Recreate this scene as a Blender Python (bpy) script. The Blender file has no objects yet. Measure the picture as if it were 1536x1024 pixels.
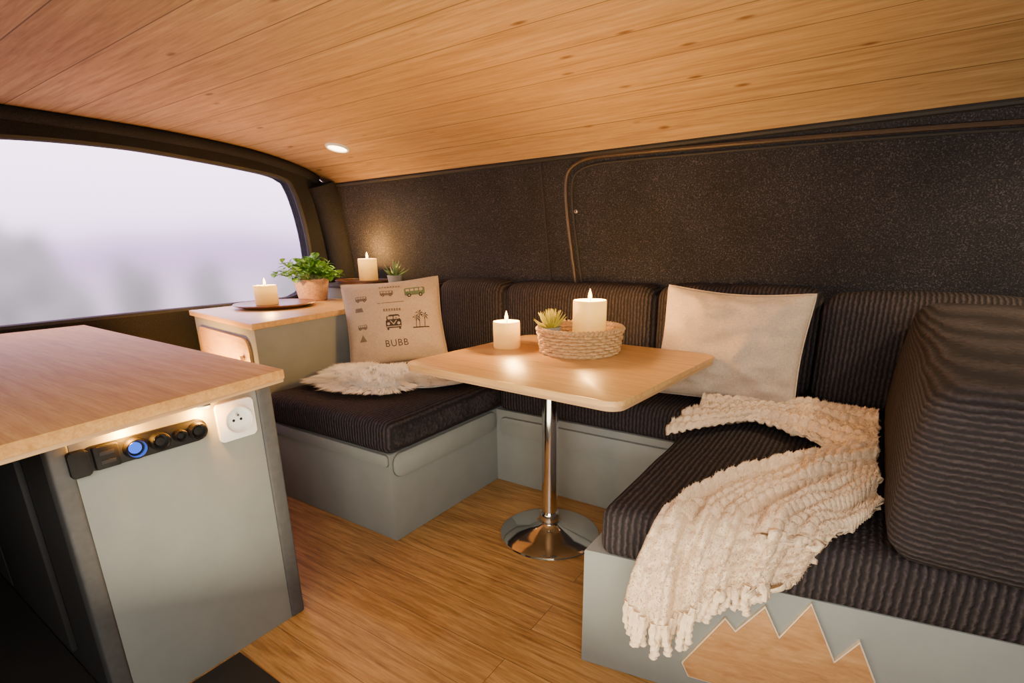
import bpy, bmesh, math, random
from mathutils import Vector, Matrix, noise
random.seed(7)
scn = bpy.context.scene
COL = scn.collection
PI = math.pi
sin, cos = math.sin, math.cos

# ---------------------------------------------------------------- camera model
FPX, PX0, PY0 = 782.0, 760.0, 605.0
RHO, TH, PSI = 0.0185, math.radians(16.8), math.radians(34.8)
ZA = Vector((0, 0, 1))
Rv = Vector((cos(PSI), sin(PSI), 0)); Fh = Vector((-sin(PSI), cos(PSI), 0))
Fw = Fh*cos(TH) - ZA*sin(TH); Dv = -Fh*sin(TH) - ZA*cos(TH)
CXv = Rv*cos(RHO) + Dv*sin(RHO); CDv = -Rv*sin(RHO) + Dv*cos(RHO)
CAM = Vector((0, 0, 1.0))
def ray(px, py): return Fw*FPX + CXv*(px-PX0) + CDv*(py-PY0)
def at_pl(px, py, p0, n):
    d = ray(px, py); return CAM + d*((p0-CAM).dot(n)/d.dot(n))

cam_d = bpy.data.cameras.new('camera'); cam = bpy.data.objects.new('camera', cam_d); COL.objects.link(cam)
cam_d.sensor_width = 36; cam_d.lens = 36*FPX/1536
cam_d.shift_x = (768-PX0)/1536; cam_d.shift_y = (PY0-512)/1536
cam_d.clip_start = 0.02; cam_d.clip_end = 200
up = -CDv
M = Matrix(((CXv.x, up.x, -Fw.x), (CXv.y, up.y, -Fw.y), (CXv.z, up.z, -Fw.z))).to_4x4()
M.translation = CAM; cam.matrix_world = M
scn.camera = cam

# ---------------------------------------------------------------- materials
def new_mat(name):
    m = bpy.data.materials.new(name); m.use_nodes = True
    nt = m.node_tree; nt.nodes.clear()
    out = nt.nodes.new('ShaderNodeOutputMaterial')
    return m, nt, out
def nd(nt, t, **kw):
    n = nt.nodes.new(t)
    for k, v in kw.items():
        if k in n.inputs: n.inputs[k].default_value = v
        else: setattr(n, k, v)
    return n
def ramp(nt, stops, src):
    r = nt.nodes.new('ShaderNodeValToRGB')
    e = r.color_ramp.elements
    while len(e) < len(stops): e.new(0.5)
    for el, (p, c) in zip(e, stops):
        el.position = p; el.color = (c[0], c[1], c[2], 1)
    nt.links.new(src, r.inputs[0]); return r
def coords(nt, scale=(1,1,1), rot=(0,0,0), loc=(0,0,0)):
    tc = nt.nodes.new('ShaderNodeTexCoord'); mp = nt.nodes.new('ShaderNodeMapping')
    mp.inputs['Scale'].default_value = scale; mp.inputs['Rotation'].default_value = rot; mp.inputs['Location'].default_value = loc
    nt.links.new(tc.outputs['Object'], mp.inputs[0]); return mp.outputs[0]
def mixc(nt, a, b, fac, mode='MIX'):
    m = nt.nodes.new('ShaderNodeMix'); m.data_type = 'RGBA'; m.blend_type = mode
    for sock, val in ((m.inputs[6], a), (m.inputs[7], b), (m.inputs[0], fac)):
        if hasattr(val, 'links'): nt.links.new(val, sock)
        elif isinstance(val, (int, float)): sock.default_value = val
        else: sock.default_value = (val[0], val[1], val[2], 1)
    return m.outputs[2]
def simple(name, col, rough=.5, metal=0, nscale=60, namp=.12, bump=.0, **kw):
    m, nt, out = new_mat(name)
    p = nd(nt, 'ShaderNodeBsdfPrincipled', Roughness=rough, Metallic=metal)
    v = coords(nt)
    n = nd(nt, 'ShaderNodeTexNoise', Scale=nscale, Detail=5.0, Roughness=.6)
    nt.links.new(v, n.inputs['Vector'])
    d = [c*(1-namp) for c in col]; l = [min(1, c*(1+namp)) for c in col]
    r = ramp(nt, [(.3, d), (.7, l)], n.outputs[0])
    nt.links.new(r.outputs[0], p.inputs['Base Color'])
    if bump:
        b = nd(nt, 'ShaderNodeBump', Strength=.6, Distance=bump)
        nt.links.new(n.outputs[0], b.inputs['Height']); nt.links.new(b.outputs[0], p.inputs['Normal'])
    for k, v2 in kw.items(): p.inputs[k.replace('_', ' ')].default_value = v2
    nt.links.new(p.outputs[0], out.inputs[0]); return m
def wood(name, dark, mid, light, grain=(1.2, 16, 16), planks=None, rough=.45, knots=False, rot=(0,0,0), seam=.45, streak=.45, spec=.5):
    m, nt, out = new_mat(name)
    p = nd(nt, 'ShaderNodeBsdfPrincipled', Roughness=rough)
    p.inputs['Specular IOR Level'].default_value = spec
    v = coords(nt, grain, rot)
    base = coords(nt, (1,1,1), rot, (planks[3] if planks and len(planks) > 3 else 0, 0, 0))
    vv = v
    if planks:
        br = nd(nt, 'ShaderNodeTexBrick', Scale=1.0)
        br.inputs['Color1'].default_value = (0,0,0,1); br.inputs['Color2'].default_value = (1,1,1,1)
        br.inputs['Mortar'].default_value = (.5,.5,.5,1)
        br.inputs['Mortar Size'].default_value = planks[2]; br.inputs['Mortar Smooth'].default_value = .2
        br.inputs['Brick Width'].default_value = planks[0]; br.inputs['Row Height'].default_value = planks[1]
        br.offset = .37
        nt.links.new(base, br.inputs['Vector'])
        add = nd(nt, 'ShaderNodeVectorMath', operation='MULTIPLY_ADD')
        nt.links.new(br.outputs['Color'], add.inputs[0]); add.inputs[1].default_value = (7, 5, 3)
        nt.links.new(v, add.inputs[2]); vv = add.outputs[0]
    n1 = nd(nt, 'ShaderNodeTexNoise', Scale=2.2, Detail=9.0, Roughness=.62, Distortion=.7)
    nt.links.new(vv, n1.inputs['Vector'])
    r = ramp(nt, [(.28, dark), (.5, mid), (.72, light)], n1.outputs[0])
    n2 = nd(nt, 'ShaderNodeTexNoise', Scale=9.0, Detail=5.0, Roughness=.7)
    nt.links.new(vv, n2.inputs['Vector'])
    r2 = ramp(nt, [(.35, (.68,.63,.56)), (.6, (1,1,1))], n2.outputs[0])
    c = mixc(nt, r.outputs[0], r2.outputs[0], streak, 'MULTIPLY')
    if knots:
        vo = nd(nt, 'ShaderNodeTexVoronoi', Scale=1.0)
        nt.links.new(coords(nt, (4.2, 11, 5.0), rot), vo.inputs['Vector'])
        rk = ramp(nt, [(.0, (.12,.065,.03)), (.06, (.36,.24,.15)), (.13, (1,1,1))], vo.outputs['Distance'])
        c = mixc(nt, c, rk.outputs[0], .75, 'MULTIPLY')
    if planks:
        rv = ramp(nt, [(0, (.86,.84,.81)), (1, (1.0,1.0,1.0))], br.outputs['Color'])
        c = mixc(nt, c, rv.outputs[0], .85, 'MULTIPLY')
        c = mixc(nt, c, [x*seam for x in dark], br.outputs['Fac'])
    nt.links.new(c, p.inputs['Base Color'])
    b = nd(nt, 'ShaderNodeBump', Strength=.2, Distance=.002)
    nt.links.new(n2.outputs[0], b.inputs['Height']); nt.links.new(b.outputs[0], p.inputs['Normal'])
    nt.links.new(p.outputs[0], out.inputs[0]); return m
def felt(name, dark, speck, scale=260):
    m, nt, out = new_mat(name)
    p = nd(nt, 'ShaderNodeBsdfPrincipled', Roughness=.9)
    p.inputs['Specular IOR Level'].default_value = .2
    v = coords(nt)
    n = nd(nt, 'ShaderNodeTexNoise', Scale=scale, Detail=3.0, Roughness=.75)
    nt.links.new(v, n.inputs['Vector'])
    r = ramp(nt, [(.36, [x*.6 for x in dark]), (.54, dark), (.75, speck)], n.outputs[0])
    n2 = nd(nt, 'ShaderNodeTexNoise', Scale=5.0, Detail=3.0); nt.links.new(v, n2.inputs['Vector'])
    r2 = ramp(nt, [(.35, (.75,.75,.75)), (.65, (1,1,1))], n2.outputs[0])
    c = mixc(nt, r.outputs[0], r2.outputs[0], 1.0, 'MULTIPLY')
    nt.links.new(c, p.inputs['Base Color'])
    b = nd(nt, 'ShaderNodeBump', Strength=.7, Distance=.004)
    nt.links.new(n.outputs[0], b.inputs['Height']); nt.links.new(b.outputs[0], p.inputs['Normal'])
    nt.links.new(p.outputs[0], out.inputs[0]); return m
def corduroy(name, axis, dark=(.0185,.016,.0175), light=(.056,.046,.049), scale=23.0):
    m, nt, out = new_mat(name)
    p = nd(nt, 'ShaderNodeBsdfPrincipled', Roughness=.95)
    p.inputs['Specular IOR Level'].default_value = .1
    v = coords(nt)
    w = nd(nt, 'ShaderNodeTexWave', Scale=scale, Distortion=1.8, Detail=2.0)
    w.inputs['Detail Scale'].default_value = 3.0
    w.bands_direction = axis; nt.links.new(v, w.inputs['Vector'])
    sc = {'X': (60, 90, 90), 'Y': (90, 60, 90), 'Z': (90, 90, 60)}[axis]
    n = nd(nt, 'ShaderNodeTexNoise', Scale=1.0, Detail=3.0)
    nt.links.new(coords(nt, sc), n.inputs['Vector'])
    mul = nd(nt, 'ShaderNodeMath', operation='MULTIPLY')
    nt.links.new(w.outputs[1], mul.inputs[0]); nt.links.new(n.outputs[0], mul.inputs[1])
    r = ramp(nt, [(.05, dark), (.6, light)], mul.outputs[0])
    nt.links.new(r.outputs[0], p.inputs['Base Color'])
    b = nd(nt, 'ShaderNodeBump', Strength=1.0, Distance=.008*22/scale)
    nt.links.new(mul.outputs[0], b.inputs['Height']); nt.links.new(b.outputs[0], p.inputs['Normal'])
    nt.links.new(p.outputs[0], out.inputs[0]); return m
def linen(name, col):
    m, nt, out = new_mat(name)
    p = nd(nt, 'ShaderNodeBsdfPrincipled', Roughness=.9)
    n = nd(nt, 'ShaderNodeTexNoise', Scale=1.0, Detail=2.0); nt.links.new(coords(nt, (90, 90, 700)), n.inputs['Vector'])
    n2 = nd(nt, 'ShaderNodeTexNoise', Scale=1.0, Detail=2.0); nt.links.new(coords(nt, (700, 90, 90)), n2.inputs['Vector'])
    a = nd(nt, 'ShaderNodeMath', operation='ADD'); nt.links.new(n.outputs[0], a.inputs[0]); nt.links.new(n2.outputs[0], a.inputs[1])
    h = nd(nt, 'ShaderNodeMath', operation='MULTIPLY'); nt.links.new(a.outputs[0], h.inputs[0]); h.inputs[1].default_value = .5
    r = ramp(nt, [(.3, [c*.72 for c in col]), (.7, [min(1, c*1.15) for c in col])], h.outputs[0])
    nt.links.new(r.outputs[0], p.inputs['Base Color'])
    b = nd(nt, 'ShaderNodeBump', Strength=.5, Distance=.002)
    nt.links.new(h.outputs[0], b.inputs['Height']); nt.links.new(b.outputs[0], p.inputs['Normal'])
    nt.links.new(p.outputs[0], out.inputs[0]); return m
def emit(name, col, s, add_transparent=False):
    m, nt, out = new_mat(name)
    e = nd(nt, 'ShaderNodeEmission', Strength=s); e.inputs[0].default_value = (*col, 1)
    if add_transparent:
        t = nt.nodes.new('ShaderNodeBsdfTransparent'); a = nt.nodes.new('ShaderNodeAddShader')
        nt.links.new(e.outputs[0], a.inputs[0]); nt.links.new(t.outputs[0], a.inputs[1]); nt.links.new(a.outputs[0], out.inputs[0])
    else: nt.links.new(e.outputs[0], out.inputs[0])
    return m
def wax_mat():
    m, nt, out = new_mat('candle_wax')
    p = nd(nt, 'ShaderNodeBsdfPrincipled', Roughness=.45)
    p.inputs['Base Color'].default_value = (.62,.38,.12,1)
    p.inputs['Specular IOR Level'].default_value = .3
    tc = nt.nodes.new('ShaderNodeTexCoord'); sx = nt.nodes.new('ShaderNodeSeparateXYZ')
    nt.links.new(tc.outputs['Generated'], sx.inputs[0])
    r = ramp(nt, [(0, (.16,.065,.01)), (.5, (.50,.22,.03)), (.8, (1.0,.47,.06)), (1, (1.0,.50,.075))], sx.outputs[2])  # emission rising toward the top imitates flame light soaking through the wax
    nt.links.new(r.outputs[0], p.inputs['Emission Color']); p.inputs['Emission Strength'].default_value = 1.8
    nt.links.new(p.outputs[0], out.inputs[0]); return m

MT = {}
MT['ceil'] = wood('ceiling_oak_boards', (.32,.19,.078), (.475,.305,.138), (.575,.40,.20), (1.3, 26, 26), (400, .185, .0020, 90), .65, True, streak=.45, spec=.12)
MT['floor'] = wood('floor_oak_laminate', (.205,.098,.027), (.39,.213,.068), (.53,.32,.115), (2.0, 30, 30), (1.7, .125, .0008), .38, False, streak=.75, spec=.4)
MT['table'] = wood('tabletop_oak', (.48,.265,.09), (.62,.375,.135), (.70,.455,.18), (1.6, 26, 26), None, .36, streak=.4)
MT['worktop'] = wood('worktop_oak', (.43,.22,.07), (.55,.305,.105), (.64,.385,.15), (1.4, 24, 24), None, .6, streak=.5, spec=.1)
MT['ply'] = wood('plywood_edge', (.30,.17,.08), (.50,.31,.15), (.60,.40,.21), (1.0, 1.0, 130), None, .6)
MT['emblem'] = wood('emblem_oak', (.32,.155,.055), (.43,.225,.09), (.50,.285,.125), (3, 18, 18), None, .5)
MT['border'] = simple('pale_emblem_border', (.62,.49,.35), .6)
MT['grey'] = simple('grey_painted_panel', (.222,.238,.230), .75, nscale=11, namp=.05, Specular_IOR_Level=.2)
MT['grey2'] = simple('grey_painted_lid', (.236,.252,.243), .7, nscale=11, namp=.05, Specular_IOR_Level=.2)
MT['gap'] = simple('lid_gap_shade', (.10,.105,.10), .8)  # dark colour for the shade in the lid seams
MT['dgrey'] = simple('dark_grey_post', (.075,.077,.079), .6, Specular_IOR_Level=.3)
MT['black'] = simple('black_plastic', (.006,.006,.007), .6, Specular_IOR_Level=.2)
MT['port'] = simple('dark_port', (.02,.02,.021), .6, Specular_IOR_Level=.2)
MT['rubber'] = simple('black_rubber', (.010,.010,.011), .7)
MT['charcoal'] = simple('charcoal_board', (.018,.018,.019), .7)
MT['felt'] = felt('charcoal_felt_lining', (.0115,.0115,.0145), (.055,.055,.062))
MT['felt2'] = felt('charcoal_felt_panel', (.0215,.0207,.0255), (.128,.118,.124), 220)
MT['cordX'] = corduroy('corduroy_ribs_upright', 'X')
MT['cordZ'] = corduroy('corduroy_ribs_level', 'Z', (.0185,.016,.0175), (.048,.0395,.041), 28.0)
MT['chrome'] = simple('polished_chrome', (.75,.74,.72), .09, 1.0, namp=.02)
MT['bronze'] = simple('brown_rubber_edging', (.040,.025,.016), .5, Specular_IOR_Level=.4)
MT['linen'] = linen('beige_linen', (.475,.385,.305))
MT['linen2'] = linen('printed_beige_linen', (.47,.365,.27))
MT['ink'] = simple('dark_brown_ink', (.04,.03,.024), .9)
MT['ink2'] = simple('green_ink', (.10,.15,.075), .9)
MT['ink3'] = simple('faded_ink', (.15,.115,.09), .9)
MT['wool'] = simple('cream_chenille', (.68,.525,.37), .95, nscale=160, namp=.16, bump=.004, Specular_IOR_Level=.1)
MT['fur'] = simple('cream_fur', (.97,.93,.86), .9, nscale=30, namp=.03)
MT['hide'] = simple('cream_hide', (.80,.72,.62), .95, nscale=40, namp=.2)
MT['white'] = simple('white_plastic', (.8,.8,.78), .3, namp=.03)
MT['wick'] = simple('burnt_wick', (.02,.015,.01), .9)
MT['flame'] = emit('flame', (1.0,.50,.08), 13, True)
MT['wax'] = wax_mat()
MT['blue'] = emit('blue_voltmeter_glow', (.05,.16,1.0), 1.8)
MT['led'] = emit('warm_led', (1.0,.66,.25), 14)
MT['spot'] = emit('spotlight_diffuser', (1.0,.72,.38), 16)
MT['straw'] = simple('woven_straw', (.56,.36,.16), .8, nscale=120, namp=.3, bump=.002)
MT['terra'] = simple('terracotta_weave', (.60,.38,.22), .8, nscale=90, namp=.25, bump=.003)
MT['leaf'] = simple('green_leaf', (.12,.30,.045), .45, nscale=25, namp=.4)
MT['leaf2'] = simple('candlelit_leaf', (.55,.50,.05), .5, nscale=25, namp=.3)  # yellow of the candlelight is put into the leaf colour
MT['leaf3'] = simple('dull_green_leaf', (.14,.22,.07), .6, nscale=25, namp=.3)
MT['soil'] = simple('potting_soil', (.03,.02,.012), 1.0)
MT['stone'] = simple('grey_stoneware', (.30,.31,.30), .7)
MT['darkwood'] = wood('dark_walnut', (.05,.022,.011), (.10,.045,.021), (.15,.07,.034), (3, 18, 18), None, .35)
MT['platewood'] = wood('warm_walnut', (.12,.045,.016), (.21,.085,.03), (.28,.125,.045), (3, 18, 18), None, .4)
MT['steel'] = simple('brushed_steel', (.55,.53,.5), .3, 1.0, namp=.05)
MT['ground'] = simple('misty_meadow', (.34,.365,.33), 1, nscale=.5, namp=.1)  # haze is mixed into the pale meadow, tree and hill colours
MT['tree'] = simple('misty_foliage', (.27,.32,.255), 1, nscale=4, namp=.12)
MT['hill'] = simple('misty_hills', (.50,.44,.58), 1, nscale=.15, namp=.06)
m, nt, out = new_mat('misted_glass')
tr = nt.nodes.new('ShaderNodeBsdfTransparent'); rf = nd(nt, 'ShaderNodeBsdfRefraction', Roughness=.46, IOR=1.12)
mx = nd(nt, 'ShaderNodeMixShader'); mx.inputs[0].default_value = .97
nt.links.new(tr.outputs[0], mx.inputs[1]); nt.links.new(rf.outputs[0], mx.inputs[2]); nt.links.new(mx.outputs[0], out.inputs[0])
MT['glass'] = m

# ---------------------------------------------------------------- helpers
ORG = {}
def tag(o, label=None, cat=None, group=None, kind=None):
    if label: o['label'] = label
    if cat: o['category'] = cat
    if group: o['group'] = group
    if kind: o['kind'] = kind
    return o
def thing(name, label, cat, loc=(0,0,0), rotz=0, group=None):
    o = bpy.data.objects.new(name, None); COL.objects.link(o)
    o.empty_display_size = .05
    o.location = loc; o.rotation_euler = (0,0,rotz); ORG[o.name] = Vector(loc)
    return tag(o, label, cat, group)
def obj(name, bm, mat, parent=None, org=None, local=False, smooth=True, rot=None, ang=40):
    og = ORG.get(parent.name, Vector((0,0,0))) if parent else Vector(org or (0,0,0))
    if not local: bmesh.ops.translate(bm, verts=bm.verts, vec=-og)
    bmesh.ops.recalc_face_normals(bm, faces=bm.faces)
    me = bpy.data.meshes.new(name); bm.to_mesh(me); bm.free()
    mats = mat if isinstance(mat, list) else [mat]
    for mm in mats: me.materials.append(mm)
    if smooth:
        for p in me.polygons: p.use_smooth = True
        try: me.set_sharp_from_angle(angle=math.radians(ang))
        except Exception: pass
    o = bpy.data.objects.new(name, me); COL.objects.link(o)
    if parent: o.parent = parent; ORG[o.name] = og
    else: o.location = og
    if rot is not None: o.rotation_euler = rot
    return o
def merge(bm, b2):
    me = bpy.data.meshes.new('tmp'); b2.to_mesh(me); b2.free(); bm.from_mesh(me); bpy.data.meshes.remove(me)
def add_box(bm, x0, x1, y0, y1, z0, z1, bev=.003, seg=2):
    b = bmesh.new(); bmesh.ops.create_cube(b, size=1)
    for v in b.verts: v.co = Vector(((x0+x1)/2+v.co.x*(x1-x0), (y0+y1)/2+v.co.y*(y1-y0), (z0+z1)/2+v.co.z*(z1-z0)))
    if bev: bmesh.ops.bevel(b, geom=b.edges[:], offset=bev, segments=seg, profile=.5, affect='EDGES')
    merge(bm, b); return bm
def add_prism(bm, pts, z0, z1, bev=.003, axis='Z', off=0):
    b = bmesh.new()
    f = lambda p, z: {'Z': Vector((p[0], p[1], z)), 'X': Vector((z, p[0], p[1])), 'Y': Vector((p[0], z, p[1]))}[axis]
    lo = [b.verts.new(f(p, z0)) for p in pts]; hi = [b.verts.new(f(p, z1)) for p in pts]
    b.faces.new(lo[::-1]); top = b.faces.new(hi); n = len(pts)
    for i in range(n): b.faces.new((lo[i], lo[(i+1)%n], hi[(i+1)%n], hi[i]))
    if bev:
        es = [e for e in b.edges if (e.verts[0] in lo) == (e.verts[1] in lo)]
        bmesh.ops.bevel(b, geom=es, offset=bev, segments=2, profile=.5, affect='EDGES')
    merge(bm, b); return bm
def add_tube(bm, pts, r, n=10, closed=False, cap=True):
    pts = [Vector(p) for p in pts]; N = len(pts)
    rr = r if callable(r) else (lambda t: r)
    rings = []; ref = None
    for i, p in enumerate(pts):
        if closed: t = pts[(i+1)%N]-pts[i-1]
        else: t = pts[min(i+1, N-1)]-pts[max(i-1, 0)]
        t.normalize()
        if ref is None:
            ref = Vector((0,0,1)) if abs(t.z) < .9 else Vector((1,0,0))
        ref = (ref - t*ref.dot(t)).normalized(); bi = t.cross(ref)
        q = rr(i/max(1, N-1))
        rings.append([bm.verts.new(p+(ref*cos(2*PI*k/n)+bi*sin(2*PI*k/n))*q) for k in range(n)])
    for i in range(N if closed else N-1):
        a, b = rings[i], rings[(i+1)%N]
        for k in range(n): bm.faces.new((a[k], a[(k+1)%n], b[(k+1)%n], b[k]))
    if cap and not closed: bm.faces.new(rings[0][::-1]); bm.faces.new(rings[-1])
    return bm
def add_lathe(bm, prof, c=(0,0,0), n=40, rf=None):
    c = Vector(c); rings = []
    for (r, z) in prof:
        if r < 1e-6: rings.append([bm.verts.new(c+Vector((0,0,z)))])
        else: rings.append([bm.verts.new(c+Vector((r*cos(2*PI*k/n)*(rf(k/n, z) if rf else 1), r*sin(2*PI*k/n)*(rf(k/n, z) if rf else 1), z))) for k in range(n)])
    for a, b in zip(rings, rings[1:]):
        for k in range(n):
            k2 = (k+1) % n
            if len(a) == 1 and len(b) == 1: continue
            if len(a) == 1: bm.faces.new((a[0], b[k], b[k2]))
            elif len(b) == 1: bm.faces.new((a[k], a[k2], b[0]))
            else: bm.faces.new((a[k], a[k2], b[k2], b[k]))
    return bm
def cat_rom(P, n, closed=False):
    P = [Vector(p) for p in P]; N = len(P); out = []
    for i in range(N if closed else N-1):
        if closed: p0, p1, p2, p3 = P[i-1], P[i], P[(i+1)%N], P[(i+2)%N]
        else: p0, p1, p2, p3 = P[max(i-1,0)], P[i], P[i+1], P[min(i+2, N-1)]
        for k in range(n):
            t = k/n
            out.append(.5*((2*p1)+(p2-p0)*t+(2*p0-5*p1+4*p2-p3)*t*t+(3*p1-p0-3*p2+p3)*t**3))
    if not closed: out.append(P[-1])
    return out
def rrect(x0, x1, y0, y1, r, n=6):
    pts = []
    for cx, cy, a0 in ((x1-r, y1-r, 0), (x0+r, y1-r, 90), (x0+r, y0+r, 180), (x1-r, y0+r, 270)):
        for k in range(n+1):
            a = math.radians(a0+90*k/n); pts.append((cx+r*cos(a), cy+r*sin(a)))
    return pts

# ---------------------------------------------------------------- the shell
XL, XR, YN, YB = -2.80, 1.5, -.62, 2.24
ceil_prof = [(2.175,1.365),(2.10,1.412),(2.0,1.45),(1.8,1.492),(1.6,1.515),(1.3,1.532),(1.0,1.537),(.6,1.537),(.2,1.53),(0,1.515),(-.2,1.49),(-.38,1.45),(-.5,1.41),(-.56,1.365)]
def ceil_z(y):
    for (a, za), (b, zb) in zip(ceil_prof, ceil_prof[1:]):
        if b <= y <= a: return zb+(za-zb)*(y-b)/(a-b)
    return 1.365
def strip(prof, x0, x1, nx=2):
    bm = bmesh.new()
    cols = [[bm.verts.new((x0+(x1-x0)*i/nx, y, z)) for (y, z) in prof] for i in range(nx+1)]
    for a, b in zip(cols, cols[1:]):
        for k in range(len(prof)-1): bm.faces.new((a[k], a[k+1], b[k+1], b[k]))
    return bm
bm = add_box(bmesh.new(), XL-.12, XR, YN, YB+.02, -.05, 0, 0)
tag(obj('floor', bm, MT['floor'], smooth=False), kind='structure')
cp = cat_rom([(0, y, z) for y, z in ceil_prof], 4)
o = obj('ceiling', strip([(p.y, p.z) for p in cp], XL, XR), MT['ceil']); tag(o, kind='structure')
sm = o.modifiers.new('solid', 'SOLIDIFY'); sm.thickness = .02; sm.offset = 1
back_prof = [(YB, -.02), (YB, .8), (2.175, 1.37)]
tag(obj('wall_back', strip(back_prof, XL, XR), MT['felt2'], smooth=False), kind='structure')
tag(obj('wall_front', strip([(YN, -.02), (YN, .8), (-.56, 1.37)], XL, XR), MT['felt'], smooth=False), kind='structure')
outer = [(YN,-.02),(YB,-.02),(YB,.8)]+[(y, z) for y, z in ceil_prof]+[(YN,.8)]
bm = bmesh.new(); bm.faces.new([bm.verts.new((XR, y, z)) for y, z in outer])
tag(obj('wall_right', bm, MT['felt'], smooth=False), kind='structure')
win = [(.25,.722),(1.0,.722),(1.70,.722),(1.88,.735),(1.985,.80),(2.015,.95),(2.0,1.15),(1.955,1.325),(1.89,1.388),(1.66,1.418),(1.3,1.443),(1.05,1.45),(.72,1.437),(.3,1.39),(.17,1.33),(.11,1.1),(.10,.88),(.14,.76)]
wl = [(p.x, p.y) for p in cat_rom([(a, b, 0) for a, b in win], 8, True)]
wc = Vector((1.05, 1.08))
def hit(poly, ang):
    d = Vector((cos(ang), sin(ang))); best = None
    for i in range(len(poly)):
        a = Vector(poly[i])-wc; b = Vector(poly[(i+1)%len(poly)])-wc; e = b-a
        den = d.x*e.y-d.y*e.x
        if abs(den) < 1e-9: continue
        t = (a.x*e.y-a.y*e.x)/den; s = (a.x*d.y-a.y*d.x)/den
        if t > 0 and -1e-6 <= s <= 1+1e-6 and (best is None or t > best): best = t
    return wc+d*best
NA = 160
angs = sorted([2*PI*k/NA for k in range(NA)]+[math.atan2(p[1]-wc.y, p[0]-wc.x) % (2*PI) for p in outer])
inn = [hit(wl, a) for a in angs]; oo = [hit(outer, a) for a in angs]
bm = bmesh.new(); n = len(angs)
vi = [bm.verts.new((XL, p.x, p.y)) for p in inn]; vo = [bm.verts.new((XL, p.x, p.y)) for p in oo]
vd = [bm.verts.new((XL-.11, p.x, p.y)) for p in inn]
for i in range(n):
    j = (i+1) % n
    bm.faces.new((vi[i], vi[j], vo[j], vo[i])); bm.faces.new((vd[i], vd[j], vi[j], vi[i]))
tag(obj('wall_left', bm, MT['felt'], smooth=False), kind='structure')
w = thing('window_1', None, None, (XL-.05, 1.05, .722)); tag(w, kind='structure')
obj('window_frame', add_tube(bmesh.new(), [(XL-.015, a, b) for a, b in wl], .016, 8, True), MT['rubber'], w)
bm = bmesh.new()
f1 = [bm.verts.new((XL-.07, a, b)) for a, b in wl]
bm.faces.new(f1)
obj('pane', bm, MT['glass'], w, smooth=False)
roll = [(XL+.012, y, ceil_z(y)-.02) for y in [2.10,2.0,1.85,1.65,1.4,1.1,.8,.5,.2,-.1]]
tag(obj('trim_1', add_tube(bmesh.new(), cat_rom(roll, 4), .028, 10), MT['felt']), kind='structure')
pil = [(XL+.03, 2.225, .70), (XL+.025, 2.20, 1.0), (XL+.02, 2.16, 1.25), (XL+.02, 2.12, 1.37)]
tag(obj('trim_2', add_tube(bmesh.new(), cat_rom(pil, 5), .085, 16), MT['felt']), kind='structure')
wn = Vector((0, -(1.365-.8), -.065)).normalized(); wp0 = Vector((0, YB-.004, .8))
def onwall(px, py): return at_pl(px, py, wp0, wn)
edge = [onwall(*p) for p in ((864,425),(858,380),(852,330),(849,290),(851,262),(862,247),(885,237),(930,231),(1060,219),(1250,203),(1420,190),(1536,182))]
edge.append(edge[-1]+(edge[-1]-edge[-2])*3)
tag(obj('trim_3', add_tube(bmesh.new(), cat_rom(edge, 6), .0085, 8), MT['bronze']), kind='structure')
edge2 = [onwall(*p) for p in ((873,425),(867,380),(861,330),(858,292),(860,268),(869,256),(890,247),(932,241),(1062,229),(1252,213),(1422,200),(1536,193))]
edge2.append(edge2[-1]+(edge2[-1]-edge2[-2])*3)
tag(obj('trim_4', add_tube(bmesh.new(), cat_rom(edge2, 6), .005, 8), MT['rubber']), kind='structure')
seam = [onwall(810,236), onwall(817,320), onwall(826,425)]
tag(obj('trim_5', add_tube(bmesh.new(), cat_rom(seam, 6), .004, 6), MT['rubber']), kind='structure')
tag(obj('trim_6', add_tube(bmesh.new(), [(XL+.1, 2.172, 1.363), (XR, 2.172, 1.363)], .011, 8), MT['rubber']), kind='structure')
p = onwall(864, 317); c = bmesh.new()
add_lathe(c, [(0,.006),(.005,.0055),(.009,.003),(.010,0),(0,0)], (0,0,0), 16)
t = thing('screw_cap', 'small round metal screw cap on the edge of the felt wall panel', 'screw cap', p)
obj('cap', c, MT['steel'], t, local=True, rot=(PI/2, 0, 0))
c = add_tube(bmesh.new(), [(0,-.0075,0), (0,-.004,0)], .0035, 8); obj('socket_recess', c, MT['black'], t, local=True)

# ---------------------------------------------------------------- outdoors
bm = bmesh.new(); bm.faces.new([bm.verts.new(v) for v in ((-60,-40,-.5),(XL-.4,-40,-.5),(XL-.4,60,-.5),(-60,60,-.5))])
tag(obj('ground', bm, MT['ground'], smooth=False), kind='structure')
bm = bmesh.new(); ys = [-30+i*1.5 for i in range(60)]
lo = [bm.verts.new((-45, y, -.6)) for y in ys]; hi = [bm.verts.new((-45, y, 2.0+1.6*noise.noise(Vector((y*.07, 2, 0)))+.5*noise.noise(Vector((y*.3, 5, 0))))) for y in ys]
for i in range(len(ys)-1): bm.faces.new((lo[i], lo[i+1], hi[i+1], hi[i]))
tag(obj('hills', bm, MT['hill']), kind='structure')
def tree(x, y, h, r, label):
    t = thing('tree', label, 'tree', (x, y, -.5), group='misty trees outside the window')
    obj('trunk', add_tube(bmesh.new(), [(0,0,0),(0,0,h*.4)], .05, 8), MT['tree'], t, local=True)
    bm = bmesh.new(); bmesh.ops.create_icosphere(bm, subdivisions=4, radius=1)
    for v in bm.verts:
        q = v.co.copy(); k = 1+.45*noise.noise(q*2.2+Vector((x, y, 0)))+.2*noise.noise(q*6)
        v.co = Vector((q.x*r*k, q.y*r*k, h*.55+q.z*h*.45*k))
    obj('crown', bm, MT['tree'], t, local=True)
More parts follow.
